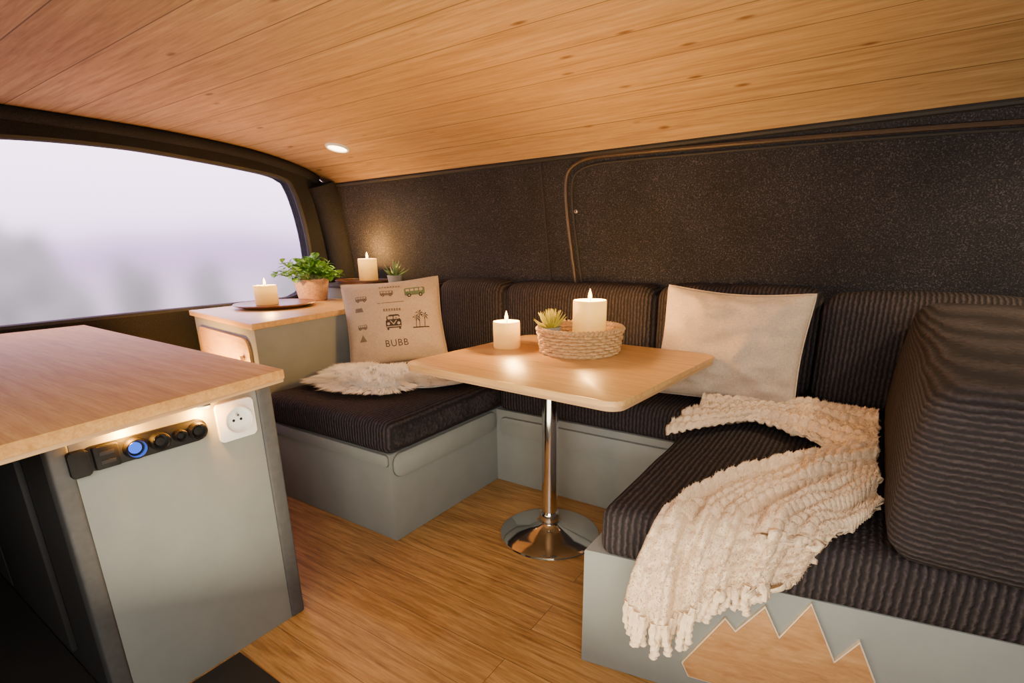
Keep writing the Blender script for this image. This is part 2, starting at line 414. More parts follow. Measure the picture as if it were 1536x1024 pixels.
tree(-6.0, 1.25, 1.70, .42, 'dark blurred bush outside the left end of the misted window')
tree(-7.0, 2.45, 1.40, .22, 'slim blurred tree outside, just right of the dark bush')
tree(-6.5, 3.0, 1.35, .20, 'blurred tree outside the middle of the misted window')
tree(-7.0, 4.25, 1.30, .26, 'blurred tree outside the right end of the misted window')

# ---------------------------------------------------------------- kitchen
KX, KY0, KY1 = -1.223, .257, .706
k = thing('kitchen_cabinet', 'grey freestanding kitchen cabinet with dark corner posts under the big worktop', 'cabinet', (-1.95, .48, 0))
obj('body', add_box(bmesh.new(), -2.72, KX-.012, KY0+.008, KY1, 0, .677), MT['charcoal'], k)
obj('end_panel', add_box(bmesh.new(), KX-.012, KX, KY0+.03, KY1-.035, .0, .677, .002), MT['grey'], k)
for y0, y1 in ((KY0-.005, KY0+.03), (KY1-.035, KY1+.004)):
    obj('corner_post', add_box(bmesh.new(), KX-.04, KX+.004, y0, y1, 0, .677, .006, 3), MT['dgrey'], k)
for i, x in enumerate((-2.2, -1.72)):
    d = obj('door', add_box(bmesh.new(), x-.23, x+.23, KY0-.006, KY0+.008, .06, .64, .004), MT['charcoal'], k)
    obj('handle', add_tube(bmesh.new(), [(x+.16, KY0-.012, .56), (x+.16, KY0-.03, .56), (x+.06, KY0-.03, .56), (x+.06, KY0-.012, .56)], .005, 8), MT['black'], d)
wp = [(-1.095,.10),(-1.205,.742),(-2.745,.81),(-2.745,.10)]
w = thing('kitchen_worktop', 'wide oak plywood worktop on the grey kitchen cabinet by the window', 'worktop', (-1.95,.45,.678))
obj('board', add_prism(bmesh.new(), wp, .686, .711, .003), MT['worktop'], w)
wp2 = [(-1.098,.103),(-1.207,.739),(-2.742,.807),(-2.742,.103)]
obj('edge_layer', add_prism(bmesh.new(), wp2, .678, .686, 0), MT['ply'], w, smooth=False)
PZ = .613
t = thing('power_panel', 'black strip of round 12 volt and charging sockets on the kitchen end panel', 'power panel', (KX, .41, .588))
obj('backplate', add_prism(bmesh.new(), rrect(.298, .540, PZ-.025, PZ+.025, .022), KX, KX+.008, .002, 'X'), MT['black'], t)
o = obj('switch_cover', add_prism(bmesh.new(), rrect(.278, .312, PZ-.028, PZ+.024, .006), KX, KX+.016, .003, 'X'), MT['black'], t); o['label'] = 'black plastic flap'
o = obj('usb_socket', add_box(bmesh.new(), KX+.004, KX+.018, .318, .362, PZ-.024, PZ+.024, .004), MT['black'], t)
for z in (PZ-.009, PZ+.009): obj('usb_port', add_box(bmesh.new(), KX+.0178, KX+.0192, .327, .353, z-.004, z+.004, .001), MT['port'], o)
def dial(nm, y, r, core, lab=None, ringm='steel'):
    prof = [(0,.003),(r*.72,.003),(r*.78,.013),(r*.9,.016),(r,.013),(r,0),(0,0)]
    b = add_lathe(bmesh.new(), prof, (0,0,0), 28)
    bmesh.ops.rotate(b, verts=b.verts, cent=(0,0,0), matrix=Matrix.Rotation(PI/2, 3, 'Y'))
    bmesh.ops.translate(b, verts=b.verts, vec=(KX+.007, y, PZ))
    o = obj(nm, b, MT['black'], t)
    b = add_lathe(bmesh.new(), [(r*.70,.0),(r*.77,.0142),(r*.81,.0166),(r*.84,.0150)], (0,0,0), 28)
    bmesh.ops.rotate(b, verts=b.verts, cent=(0,0,0), matrix=Matrix.Rotation(PI/2, 3, 'Y'))
    bmesh.ops.translate(b, verts=b.verts, vec=(KX+.007, y, PZ))
    obj('ring', b, MT[ringm], o)
    b = add_lathe(bmesh.new(), [(0,.009),(r*.45,.008),(r*.55,.004),(r*.55,0)], (0,0,0), 24)
    bmesh.ops.rotate(b, verts=b.verts, cent=(0,0,0), matrix=Matrix.Rotation(PI/2, 3, 'Y'))
    bmesh.ops.translate(b, verts=b.verts, vec=(KX+.0075, y, PZ))
    c = obj('core', b, core, o)
    if lab: c['label'] = lab
dial('voltmeter', .391, .022, MT['blue'], 'glowing blue centre')
dial('round_socket', .437, .020, MT['black'])
dial('rocker_button', .478, .014, MT['black'])
dial('round_socket', .515, .020, MT['black'])
t = thing('mains_outlet', 'white square mains outlet with a round socket on the kitchen end panel', 'outlet', (KX, .609, .565))
obj('plate', add_prism(bmesh.new(), rrect(.564, .654, .565, .659, .008), KX, KX+.010, .003, 'X'), MT['white'], t)
b = add_lathe(bmesh.new(), [(.031,.0005),(.0335,.004),(.031,.0042),(.027,-.006),(0,-.006)], (0,0,0), 32)
bmesh.ops.rotate(b, verts=b.verts, cent=(0,0,0), matrix=Matrix.Rotation(PI/2, 3, 'Y')); bmesh.ops.translate(b, verts=b.verts, vec=(KX+.0165, .609, .612))
s = obj('socket_ring', b, MT['white'], t)
for y in (.600, .618): obj('pin_hole', add_tube(bmesh.new(), [(KX+.0100, y, .612), (KX+.0112, y, .612)], .0035, 10), MT['black'], s)
obj('earth_pin', add_tube(bmesh.new(), [(KX+.010, .609, .625), (KX+.018, .609, .625)], .003, 10), MT['steel'], s)
def lamp(name, kind, loc, energy, col, rad=.02, parent=None, rot=None, size=None, spot=None):
    l = bpy.data.lights.new(name, kind); l.energy = energy; l.color = col
    if kind in ('POINT', 'SPOT'): l.shadow_soft_size = rad
    if size: l.shape = 'RECTANGLE'; l.size, l.size_y = size
    if spot: l.spot_size = math.radians(spot); l.spot_blend = .8
    o = bpy.data.objects.new(name, l); COL.objects.link(o)
    if parent: o.parent = parent; o.location = Vector(loc)-ORG[parent.name]
    else: o.location = loc
    if rot: o.rotation_euler = rot
    return o
def area(name, loc, target, e, col, size):
    d = Vector(target)-Vector(loc)
    return lamp(name, 'AREA', loc, e, col, rot=d.to_track_quat('-Z', 'Y').to_euler(), size=size)
for y, lab in ((.375, 'small warm lamp under the worktop, above the blue voltmeter'), (.53, 'small warm lamp under the worktop, above the white mains outlet')):
    t = thing('cabinet_lamp', lab, 'lamp', (-1.200, y, .664), group='lamps under the worktop')
    obj('housing', add_box(bmesh.new(), -1.217, -1.187, y-.014, y+.014, .669, .678, .002), MT['steel'], t)
    obj('diffuser', add_box(bmesh.new(), -1.214, -1.190, y-.012, y+.012, .664, .669, .001), MT['led'], t)
    lamp('led_light', 'POINT', (-1.207, y, .648), 3.0, (1,.40,.04), .008, t)

t = tag(obj('floor_mat', add_prism(bmesh.new(), [(-2.7,-.56),(.1,-.56),(.1,.508),(-1.205,.508),(-1.205,.2505),(-1.268,.2505),(-1.268,.262),(-2.7,.262)], 0, .012, .001), MT['rubber'], org=(-.55,.1,0)), 'black rubber floor mat at the foot of the kitchen cabinet', 'floor mat')

# ---------------------------------------------------------------- storage cabinet and corner shelf
sc = [(-1.985,1.115),(-2.13,1.985),(-2.76,1.985),(-2.76,1.245)]
def inset(pts, d):
    c = Vector((sum(p[0] for p in pts)/len(pts), sum(p[1] for p in pts)/len(pts)))
    return [tuple(Vector(p)+(c-Vector(p)).normalized()*d) for p in pts]
t = thing('storage_cabinet', 'grey storage cabinet with an oak top and oak door beside the window', 'cabinet', (-2.4,1.6,0))
obj('body', add_prism(bmesh.new(), inset(sc, .02), 0, .700, .004), MT['grey'], t)
tp = obj('top', add_prism(bmesh.new(), sc, .700, .725, .003), MT['table'], t)
a, b = Vector((*inset(sc,.02)[0], 0)), Vector((*inset(sc,.02)[3], 0)); dr = (b-a).normalized(); nn = Vector((dr.y, -dr.x, 0)); nn = nn if nn.y < 0 else -nn
bm = add_prism(bmesh.new(), rrect(.06, .70, .20, .655, .05), 0, .012, .003)
for v in bm.verts: q = v.co.copy(); v.co = a+dr*q.x+nn*q.z+ZA*q.y
d = obj('door', bm, MT['table'], t)
bm = bmesh.new(); add_tube(bm, [a+dr*.13+nn*.012+ZA*.57, a+dr*.13+nn*.03+ZA*.57], .012, 14); obj('knob', bm, MT['steel'], d)
area('cabinet_glow', (-2.36, 1.00, .50), (-2.38, 1.19, .60), 13, (1,.46,.07), (.40, .05))
t = thing('corner_shelf', 'grey raised corner shelf behind the storage cabinet', 'shelf', (-2.4,2.1,0))
obj('body', add_box(bmesh.new(), -2.70, -2.09, 1.99, 2.235, 0, .785, .003), MT['grey'], t)
obj('board', add_box(bmesh.new(), -2.715, -2.085, 1.988, 2.235, .785, .806, .003), MT['dgrey'], t)

# ---------------------------------------------------------------- benches
def panel_box(t, name, pts, z1, mat): return obj(name, add_prism(bmesh.new(), pts, 0, z1, .004), mat, t)
BZ = .33
def lid(t, r, c0_, c1_, axis, name='lid_panel', g=.0028):
    x0, x1, z0, z1, rad = r
    o = obj(name, add_prism(bmesh.new(), rrect(x0, x1, z0, z1, rad), c0_, c1_, .003, axis), MT['grey2'], t)
    obj('gap_shade', add_prism(bmesh.new(), rrect(x0-g, x1+g, z0-g, min(z1+g, .3295), rad+g), c0_, c0_+(c1_-c0_)*.25, 0, axis), MT['gap'], o, smooth=False)  # larger dark sheet behind the lid paints the shade of its seam
t = thing('bench', 'grey box bench on the left, beside the storage cabinet', 'bench', (-1.6,1.6,0))
panel_box(t, 'box', [(-1.965,1.118),(-1.262,1.118),(-1.262,2.235),(-1.965,2.235)], BZ, MT['grey'])
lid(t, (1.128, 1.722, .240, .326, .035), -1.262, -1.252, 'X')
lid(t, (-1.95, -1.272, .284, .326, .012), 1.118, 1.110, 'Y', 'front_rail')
t = thing('bench', 'grey box bench along the back wall behind the table', 'bench', (-.86,1.98,0))
panel_box(t, 'box', [(-1.261,1.735),(-.466,1.735),(-.466,2.235),(-1.261,2.235)], BZ, MT['grey'])
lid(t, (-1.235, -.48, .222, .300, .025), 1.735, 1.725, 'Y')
al = math.atan2(.14, .773); e1 = Vector((cos(al), sin(al), 0)); en = Vector((sin(al), -cos(al), 0)); c0 = Vector((-.465, .977, 0))
t = thing('bench', 'grey box bench on the right carrying a wooden mountain emblem', 'bench', (.2,1.6,0))
endp = c0+e1*1.35
BR = .318
panel_box(t, 'box', [(c0.x, c0.y),(endp.x, endp.y),(endp.x, 2.235),(c0.x, 2.235)], BR, MT['grey'])
epx = [(1025,990),(1088,926),(1103,945),(1147,909),(1168,955),(1216,905),(1250,991),(1288,962),(1316,1036)]
ep = []
for q in epx:
    w3 = at_pl(q[0], q[1], c0, en); ep.append(((w3-c0).dot(e1), w3.z))
base_z = max(.02, min(ep[0][1]-.03, ep[-1][1]-.015)); ep.append((ep[-1][0]+.008, base_z)); ep.append((ep[0][0]+.015, base_z))
def offset_poly(P, d):
    n = len(P); out = []
    A = sum(P[i][0]*P[(i+1)%n][1]-P[(i+1)%n][0]*P[i][1] for i in range(n)); sg = 1 if A > 0 else -1
    for i in range(n):
        p0, p1, p2 = Vector(P[i-1]), Vector(P[i]), Vector(P[(i+1)%n])
        a_, b_ = (p1-p0).normalized(), (p2-p1).normalized()
        na, nb = Vector((a_.y, -a_.x))*sg, Vector((b_.y, -b_.x))*sg
        m_ = na+nb; m_ = m_.normalized() if m_.length > 1e-6 else na
        out.append(tuple(p1+m_*min(d/max(.35, m_.dot(na)), d*2)))
    return out
def on_panel(bm):
    for v in bm.verts: q = v.co.copy(); v.co = c0+e1*q.x+en*q.z+ZA*q.y
    return bm
o = obj('mountain_emblem', on_panel(add_prism(bmesh.new(), ep, 0, .010, .0)), MT['emblem'], t, smooth=False); o['label'] = 'oak cut-out of mountain peaks'
obj('emblem_border', on_panel(add_prism(bmesh.new(), offset_poly(ep, .0032), 0, .008, 0)), MT['border'], o, smooth=False)

# ---------------------------------------------------------------- cushions
def cushion(name, x0, x1, y0, y1, z0, z1, r, mat, label, cat, bulge=(0,0,.01), n=22, warp=None, group=None, seed=0):
    bm = bmesh.new(); bmesh.ops.create_cube(bm, size=2)
    bmesh.ops.subdivide_edges(bm, edges=bm.edges[:], cuts=n, use_grid_fill=True)
    h = Vector(((x1-x0)/2, (y1-y0)/2, (z1-z0)/2))
    for v in bm.verts:
        u = Vector([sin(max(-1, min(1, c))*PI/2) for c in v.co])
        q = Vector([u[i]*h[i] for i in range(3)])
        inner = Vector([max(-(h[i]-r), min(h[i]-r, q[i])) for i in range(3)])
        d = q-inner
        if d.length > 1e-9: q = inner+d.normalized()*r
        for i in range(3):
            j, k2 = (i+1) % 3, (i+2) % 3
            wgt = max(0, 1-(q[j]/h[j])**2)*max(0, 1-(q[k2]/h[k2])**2)
            if i == 2 and q[2] < 0: wgt = 0
            q[i] += bulge[i]*(q[i]/h[i])*wgt
        s = noise.noise(q*6+Vector((seed*3.1, 0, 0)))*.006+noise.noise(q*14+Vector((0, seed*1.7, 0)))*.0025
        if q.z > -h.z+.01: q += Vector((q.x/h.x*.3, q.y/h.y, q.z/h.z)).normalized()*s
        q.z += h.z
        q.z = max(q.z, 0)
        if warp: q = warp(q, h)
        v.co = q
    o = obj(name, bm, mat, org=((x0+x1)/2, (y0+y1)/2, z0), local=True, ang=180)
    return tag(o, label, cat, group)
SG = 'corduroy seat cushions of the corner sofa'; BG = 'corduroy back cushions along the back wall'
cushion('seat_cushion', -1.962, -1.245, 1.10, 2.022, BZ, .448, .034, MT['cordX'], 'dark corduroy seat cushion on the left bench, under the white sheepskin', 'seat cushion', group=SG, seed=1)
cushion('seat_cushion', -1.240, -.432, 1.722, 2.022, BZ, .446, .034, MT['cordX'], 'dark corduroy seat cushion on the back bench, behind the table', 'seat cushion', group=SG, seed=2)
sl = math.tan(al)
def warp_r(q, h):
    fr = .5*(1-q.y/h.y)
    q.y += (q.x+h.x)*sl*fr; return q
cushion('seat_cushion', -.427, .80, .965, 2.022, BR, .446, .034, MT['cordX'], 'dark corduroy seat cushion on the right bench, under the knitted throw', 'seat cushion', bulge=(0,0,.006), group=SG, seed=3, warp=warp_r)
bx = [(-2.075,-1.838,'leftmost dark corduroy back cushion, narrow, behind the printed pillow'),
      (-1.834,-1.435,'second dark corduroy back cushion from the left, right of the printed pillow'),
      (-1.431,-.703,'wide dark corduroy back cushion behind the table and candles'),
      (-.699,-.135,'dark corduroy back cushion behind the plain beige pillow')]
for i, (a, b, lab) in enumerate(bx):
    cushion('back_cushion', a, b, 2.03, 2.215, .456, .835+(.006 if i%2 else 0), .055, MT['cordX'], lab, 'back cushion', (0,.010,.006), group=BG, seed=5+i)
cushion('back_cushion', -.130, .42, 1.985, 2.19, .458, .832, .06, MT['cordX'], 'dark corduroy back cushion in the right corner, behind the end bolster', 'back cushion', (0,.012,.006), group=BG, seed=11)
def warp_b(q, h):
    fr = max(0.0, min(1.0, .5*(1-q.y/h.y))); zz = max(0.0, q.z/(2*h.z))
    q.x += .034*zz*zz*(1-.5*fr)
    q.z *= 1-.15*fr; return q
cushion('back_cushion', .084, .56, 1.022, 1.966, .456, .828, .048, MT['cordZ'], 'large dark corduroy bolster cushion at the right end, nearest the camera', 'back cushion', (.004,.006,.010), group=BG, seed=12, warp=warp_b)

# ---------------------------------------------------------------- pillows
def pillow(name, loc, w, h, T, yaw, lean, roll, mat, label, seed, wk=1.0, dip=0):
    root = thing(name, label, 'pillow', loc)
    root.rotation_euler = (0, 0, yaw)
    R3 = Matrix.Rotation(-lean, 3, 'X') @ Matrix.Rotation(roll, 3, 'Y')
    def pos(u, v, side, off=0):
        x = w/2*u*(1-.075*(1-v*v)*abs(u)**2-.035*(u*v)**4); z = h/2*v*(1-.09*(1-u*u)*abs(v)**2-.035*(u*v)**4)
        if v > 0: z -= dip*v*v*(1-u*u)
        pr = (max(0, 1-u*u)*max(0, 1-v*v))**.43
        wr = noise.noise(Vector((u*1.8+seed, v*1.8, 0)))*.020+noise.noise(Vector((u*4+v*3, v*5-u*2+seed, 3)))*.010*wk
        y = -side*(T*pr + wr*pr + off)
        q = R3 @ Vector((x, y, z)); q.z += h/2*cos(lean)
        return q
    bm = bmesh.new(); N = 44
    for side in (1, -1):
        g = [[bm.verts.new(pos(sin((-1+2*i/N)*PI/2), sin((-1+2*j/N)*PI/2), side)) for j in range(N+1)] for i in range(N+1)]
        for i in range(N):
            for j in range(N): bm.faces.new((g[i][j], g[i+1][j], g[i+1][j+1], g[i][j+1]))
    bmesh.ops.remove_doubles(bm, verts=bm.verts, dist=.0005)
    obj('cover', bm, mat, root, local=True, ang=180)
    bm = bmesh.new(); loop = []
    for k in range(80):
        a = k/80*4; s = int(a); f = a-s; e = -1+2*f
        u, v = ((e,-1),(1,e),(-e,1),(-1,-e))[s]; loop.append(pos(u, v, 1))
    add_tube(bm, loop, .0035, 6, True); obj('seam_piping', bm, mat, root, local=True)
    return root, pos, (w, h)
pillow('throw_pillow', (-.385, 1.900, .452), .485, .405, .098, 0, math.radians(9), math.radians(2.0), MT['linen'], 'plain beige linen pillow right of the table', 3, 2.4, .008)
pr, ppos, (pw, ph) = pillow('throw_pillow', (-1.85, 1.745, .462), .47, .415, .090, math.radians(43), math.radians(17), math.radians(-4), MT['linen2'], 'beige pillow printed with camper vans and palm trees', 9)
def prints(name, polys, mats, c=(0,0), k=1.0):
    bm = bmesh.new()
    for pts, mi, lay in polys:
        b = bmesh.new(); f = b.faces.new([b.verts.new(((c[0]+(x-c[0])*k)*.93, (c[1]+(z-c[1])*k)*.95, 0)) for x, z in pts])
        bmesh.ops.triangulate(b, faces=[f]); bmesh.ops.subdivide_edges(b, edges=b.edges[:], cuts=2, use_grid_fill=True)
        for f in b.faces: f.material_index = mi
        for v in b.verts: v.co = ppos(max(-.98, min(.98, v.co.x/(pw/2))), max(-.98, min(.98, v.co.y/(ph/2))), 1, .0012+.0007*lay)
        merge(bm, b)
    return obj(name, bm, mats, pr, local=True, smooth=False)
def ring(cx, cz, r, n=14, sx=1): return [(cx+r*sx*cos(2*PI*k/n), cz+r*sin(2*PI*k/n)) for k in range(n)]
def rr(x0, x1, z0, z1, r=.004): return rrect(x0, x1, z0, z1, r, 3)
def van_side(cx, cz, s, mi):
    P = [(rr(cx-.05*s, cx+.05*s, cz-.018*s, cz+.022*s, .008*s), mi, 0)]
    for i in range(4): P.append((rr(cx-.043*s+i*.022*s, cx-.026*s+i*.022*s, cz+.004*s, cz+.016*s, .002*s), 2, 1))
    for x in (-.028, .028): P += [(ring(cx+x*s, cz-.018*s, .010*s), 0, 2), (ring(cx+x*s, cz-.018*s, .004*s), 2, 3)]
    return P
inks = [MT['ink'], MT['ink2'], MT['linen2'], MT['ink3']]
prints('van_print', van_side(.120, .135, 1.05, 1), inks)['label'] = 'green camper van print'
prints('van_print', van_side(-.02, .138, .65, 3), inks)
prints('van_print', van_side(-.150, .12, .6, 3), inks)
prints('van_print', van_side(-.160, -.02, .5, 3), inks)
P = [(rr(-.042, .038, -.044, .002, .010), 0, 0), (rr(-.037, .033, -.010, .028, .014), 0, 0),
     (rr(-.031, -.004, .003, .019, .004), 2, 1), (rr(.0, .027, .003, .019, .004), 2, 1),
     ([(-.020,-.004),(-.002,-.027),(.016,-.004),(.011,-.004),(-.002,-.020),(-.015,-.004)], 2, 1),
     (ring(-.028,-.020,.0075), 2, 1), (ring(.024,-.020,.0075), 2, 1), (rr(-.040,.036,-.0375,-.034,.001), 2, 1),
     (rr(-.037,-.027,-.052,-.043,.002), 0, 0), (rr(.023,.033,-.052,-.043,.002), 0, 0)]
prints('van_print', P, inks, (0, -.01), .95)['label'] = 'dark front view of a camper van print'
P = []
for cx, hh in ((.125, .075), (.155, .06), (.105, .05)):
    P.append(([(cx-.002,-.05),(cx+.002,-.05),(cx+.006,-.05+hh),(cx+.003,-.05+hh)], 0, 0))
    for a in range(0, 360, 51):
        d = math.radians(a+10); L = .026; x, z = cx+.0045, -.05+hh
        P.append(([(x,z),(x+L*.5*cos(d)-.004*sin(d), z+L*.5*sin(d)+.006),(x+L*cos(d), z+L*sin(d)-.006),(x+L*.5*cos(d)+.003*sin(d), z+L*.5*sin(d))], 0, 1))
P.append((rr(.085, .18, -.056, -.049, .002), 0, 0))
prints('palm_tree_print', P, inks, (.13, -.02), .9)
for S in ([(rr(-.045+i*.0125, -.036+i*.0125, .045, .056, .002), 3, 0) for i in range(7)]+[(rr(-.045,.04,.0425,.0445,.0005), 3, 0)],
          [(rr(-.055+i*.0135, -.046+i*.0135, .172, .178, .001), 3, 0) for i in range(8)]+[(rr(-.055,.06,.169,.171,.0005), 3, 0)],
          [([(-.19,.055),(-.145,.055),(-.15,.075),(-.185,.075)], 3, 0)], [([(-.185,-.09),(-.145,-.09),(-.165,-.055)], 3, 0)],
          [(rr(-.07,.06,.085,.089,.001), 3, 0)]):
    prints('stamp_print', S, inks)
tcv = bpy.data.curves.new('letters', 'FONT'); tcv.body = 'BUBB'; tcv.size = .046; tcv.align_x = 'CENTER'; tcv.resolution_u = 3; tcv.space_character = 1.12
tob = bpy.data.objects.new('letters_tmp', tcv); COL.objects.link(tob); bpy.context.view_layer.update()
dg = bpy.context.evaluated_depsgraph_get(); tm = bpy.data.meshes.new_from_object(tob.evaluated_get(dg))
b = bmesh.new(); b.from_mesh(tm); bpy.data.objects.remove(tob); bpy.data.meshes.remove(tm)
bmesh.ops.triangulate(b, faces=b.faces[:]); bmesh.ops.subdivide_edges(b, edges=b.edges[:], cuts=1, use_grid_fill=True)
for v in b.verts: v.co = ppos((v.co.x*.9)/(pw/2), (v.co.y-.124)/(ph/2), 1, .0014)
obj('letter_print', b, MT['ink'], pr, local=True, smooth=False)

# ---------------------------------------------------------------- sheepskin
def skin_r(a): return 1+.13*sin(3*a+.6)+.09*sin(5*a+2)+.05*sin(9*a)
sc0 = Vector((-1.655, 1.475, .458)); sa = math.radians(22); SA, SB = .335, .215
t = thing('sheepskin_rug', 'fluffy cream sheepskin lying on the left seat below the printed pillow', 'rug', (sc0.x, sc0.y, .458))
bm = bmesh.new()
cv = bm.verts.new((0,0,.014)); rings = []
for rr_ in (.35,.6,.8,.86):
    rings.append([])
    for k in range(64):
        a = 2*PI*k/64; r = skin_r(a)*rr_
        x, y = r*SA*cos(a), r*SB*sin(a)
        rings[-1].append(bm.verts.new((x*cos(sa)-y*sin(sa), x*sin(sa)+y*cos(sa), .014 if rr_ < .7 else (.010 if rr_ < .85 else .002))))
for k in range(64): bm.faces.new((cv, rings[0][k], rings[0][(k+1)%64]))
for a_, b_ in zip(rings, rings[1:]):
    for k in range(64): bm.faces.new((a_[k], a_[(k+1)%64], b_[(k+1)%64], b_[k]))
obj('hide', bm, MT['hide'], t, local=True)
vs, fs = [], []
for i in range(24000):
    a = random.uniform(0, 2*PI); q = math.sqrt(random.random()); r = skin_r(a)*q*.9
    x, y = r*SA*cos(a), r*SB*sin(a)
    x, y = x*cos(sa)-y*sin(sa), x*sin(sa)+y*cos(sa)
    cx_, cy_ = round(x/.020), round(y/.020)
    h1 = noise.noise(Vector((cx_*3.7+.3, cy_*5.1+.7, 1))); h2 = noise.noise(Vector((cx_*4.3+.9, cy_*2.9+.2, 6)))
    tip = Vector((cx_*.020+h1*.03, cy_*.020+h2*.03, 0)); d = (tip-Vector((x, y, 0)))*12+Vector((h2, h1, 0))*1.2+Vector((random.gauss(0,.18), random.gauss(0,.18), 0))
    outv = Vector((x, y, 0)).normalized()*(1.2*q**3); d = d*.7*(1-.5*q**3)+outv
    if d.length > 1.5: d = d.normalized()*1.5
    L = random.uniform(.046, .075)*(1+.3*h1); w_ = .0019
    lift = 1-.6*q**5
    p0 = Vector((x, y, .008)); p1 = p0+Vector((d.x*L*.35, d.y*L*.35, L*.45*lift)); p2 = p0+Vector((d.x*L*.85, d.y*L*.85, L*.60*lift-(.006*q**4)))
    p2.z = max(p2.z, .005)
    s = Vector((-d.y, d.x, 0)).normalized()*w_ if d.length > .01 else Vector((w_,0,0))
    n0 = len(vs); vs += [p0-s, p0+s, p1-s, p1+s, p2]
    fs += [(n0, n0+1, n0+3, n0+2), (n0+2, n0+3, n0+4)]
me = bpy.data.meshes.new('pile'); me.from_pydata([tuple(v) for v in vs], [], fs); me.materials.append(MT['fur'])
o = bpy.data.objects.new('pile', me); COL.objects.link(o); o.parent = t; o['kind'] = 'stuff'

# ---------------------------------------------------------------- table
TC = Vector((-.805, 1.468, 0)); TR = math.radians(-5); TZ = .645
t = thing('pedestal_table', 'oak topped table on a single chrome pedestal leg', 'table', TC, TR)
obj('tabletop', add_prism(bmesh.new(), rrect(-.388, .388, -.336, .346, .042, 8), TZ-.016, TZ, .003), MT['table'], t, local=True)
obj('edge_layer', add_prism(bmesh.new(), rrect(-.386, .386, -.334, .344, .041, 8), TZ-.026, TZ-.016, 0), MT['ply'], t, local=True, ang=30)
PO = Vector((-.03, -.012, 0))
obj('mounting_plate', add_lathe(bmesh.new(), [(0,TZ-.026),(.09,TZ-.026),(.09,TZ-.034),(.035,TZ-.05),(.028,TZ-.07),(0,TZ-.07)], PO, 32), MT['chrome'], t, local=True)
obj('pole', add_lathe(bmesh.new(), [(0,.045),(.0275,.045),(.0275,TZ-.04),(0,TZ-.04)], PO, 36), MT['chrome'], t, local=True)
bs = obj('base', add_lathe(bmesh.new(), [(0,0),(.174,0),(.178,.004),(.176,.009),(.165,.014),(.12,.022),(.07,.033),(.045,.043),(.037,.052),(0,.052)], PO, 56), MT['chrome'], t, local=True)
obj('collar', add_lathe(bmesh.new(), [(.0275,.05),(.036,.05),(.036,.085),(.033,.09),(.0275,.09)], PO, 36), MT['chrome'], bs, local=True)

# ---------------------------------------------------------------- candles
def candle(loc, r, h, label, en, seed):
    t = thing('candle', label, 'candle', loc, group='lit pillar candles')
    prof = [(0,0),(r*.96,0),(r,.004),(r,h*.3),(r,h*.6),(r*1.0,h-.006),(r*.97,h),(r*.90,h),(r*.78,h-.007),(r*.3,h-.012),(0,h-.012)]
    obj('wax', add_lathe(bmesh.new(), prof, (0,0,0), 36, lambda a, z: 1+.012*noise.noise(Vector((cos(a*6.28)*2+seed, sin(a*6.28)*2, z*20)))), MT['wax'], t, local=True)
    obj('wick', add_tube(bmesh.new(), [(0,0,h-.013),(.001,0,h-.002),(.003,0,h+.006)], .0016, 6), MT['wick'], t, local=True)
    f = [(0,h+.000),(.0042,h+.004),(.0066,h+.010),(.006,h+.018),(.0035,h+.027),(.0013,h+.034),(0,h+.038)]
    obj('flame', add_lathe(bmesh.new(), f, (0,0,0), 16), MT['flame'], t, local=True)
    lamp('flame_light', 'POINT', Vector(loc)+Vector((0,0,h+.035)), en, (1,.50,.12), .012, t)
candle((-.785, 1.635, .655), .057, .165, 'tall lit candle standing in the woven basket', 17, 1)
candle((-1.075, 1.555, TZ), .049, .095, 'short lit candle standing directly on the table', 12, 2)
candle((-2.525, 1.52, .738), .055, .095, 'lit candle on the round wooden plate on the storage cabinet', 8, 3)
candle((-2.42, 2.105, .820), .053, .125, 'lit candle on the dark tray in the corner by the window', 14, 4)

BC = Vector((-.805, 1.605, TZ)); t = thing('basket', 'round shallow woven straw basket on the table', 'basket', BC)
bm = bmesh.new(); rows = 7; nk = 38
for row in range(rows):
    z = .008+row*.0105; R0 = .128+.012*row/rows
    pts = []
    for k in range(nk*4):
        a = 2*PI*k/(nk*4)
        off = .0055*sin(nk*a/2+PI*(row % 2)*1.0); pts.append((( R0+off)*cos(a), (R0+off)*sin(a), z+.001*sin(a*3+row)))
    add_tube(bm, pts, .0060, 6, True)
obj('woven_wall', bm, MT['straw'], t, local=True)
bm = bmesh.new(); pts = []
for k in range(240):
    a = 2*PI*k/240; pts.append(((.142+.003*cos(60*a))*cos(a), (.142+.003*cos(60*a))*sin(a), .083+.003*sin(60*a)))
add_tube(bm, pts, .0075, 8, True); obj('rim', bm, MT['straw'], t, local=True)
bm = bmesh.new()
add_lathe(bm, [(0,0),(.128,0),(.131,.004),(.128,.009),(0,.009)], (0,0,0), 48); obj('base', bm, MT['straw'], t, local=True)

def add_leaf(bm, base, d, L, W, droop=.3, fold=.15):
    d = d.normalized(); s = d.cross(ZA)
    s = s.normalized() if s.length > 1e-3 else Vector((1,0,0))
    n = s.cross(d).normalized(); rows = []
    for q, w in ((0,.08),(.25,.8),(.5,1.0),(.75,.72),(1,0)):
        c = base+d*L*q-ZA*droop*L*q*q
        if w == 0: rows.append([bm.verts.new(c)])
        else: rows.append([bm.verts.new(c-s*W*w/2+n*fold*W*w), bm.verts.new(c), bm.verts.new(c+s*W*w/2+n*fold*W*w)])
    for a, b in zip(rows, rows[1:]):
        if len(b) == 3:
            bm.faces.new((a[0], a[1], b[1], b[0])); bm.faces.new((a[1], a[2], b[2], b[1]))
        else: bm.faces.new((a[0], a[1], b[0])); bm.faces.new((a[1], a[2], b[0]))
def rd(el0, el1):
    a = random.uniform(0, 2*PI); e = math.radians(random.uniform(el0, el1)); return Vector((cos(a)*cos(e), sin(a)*cos(e), sin(e)))
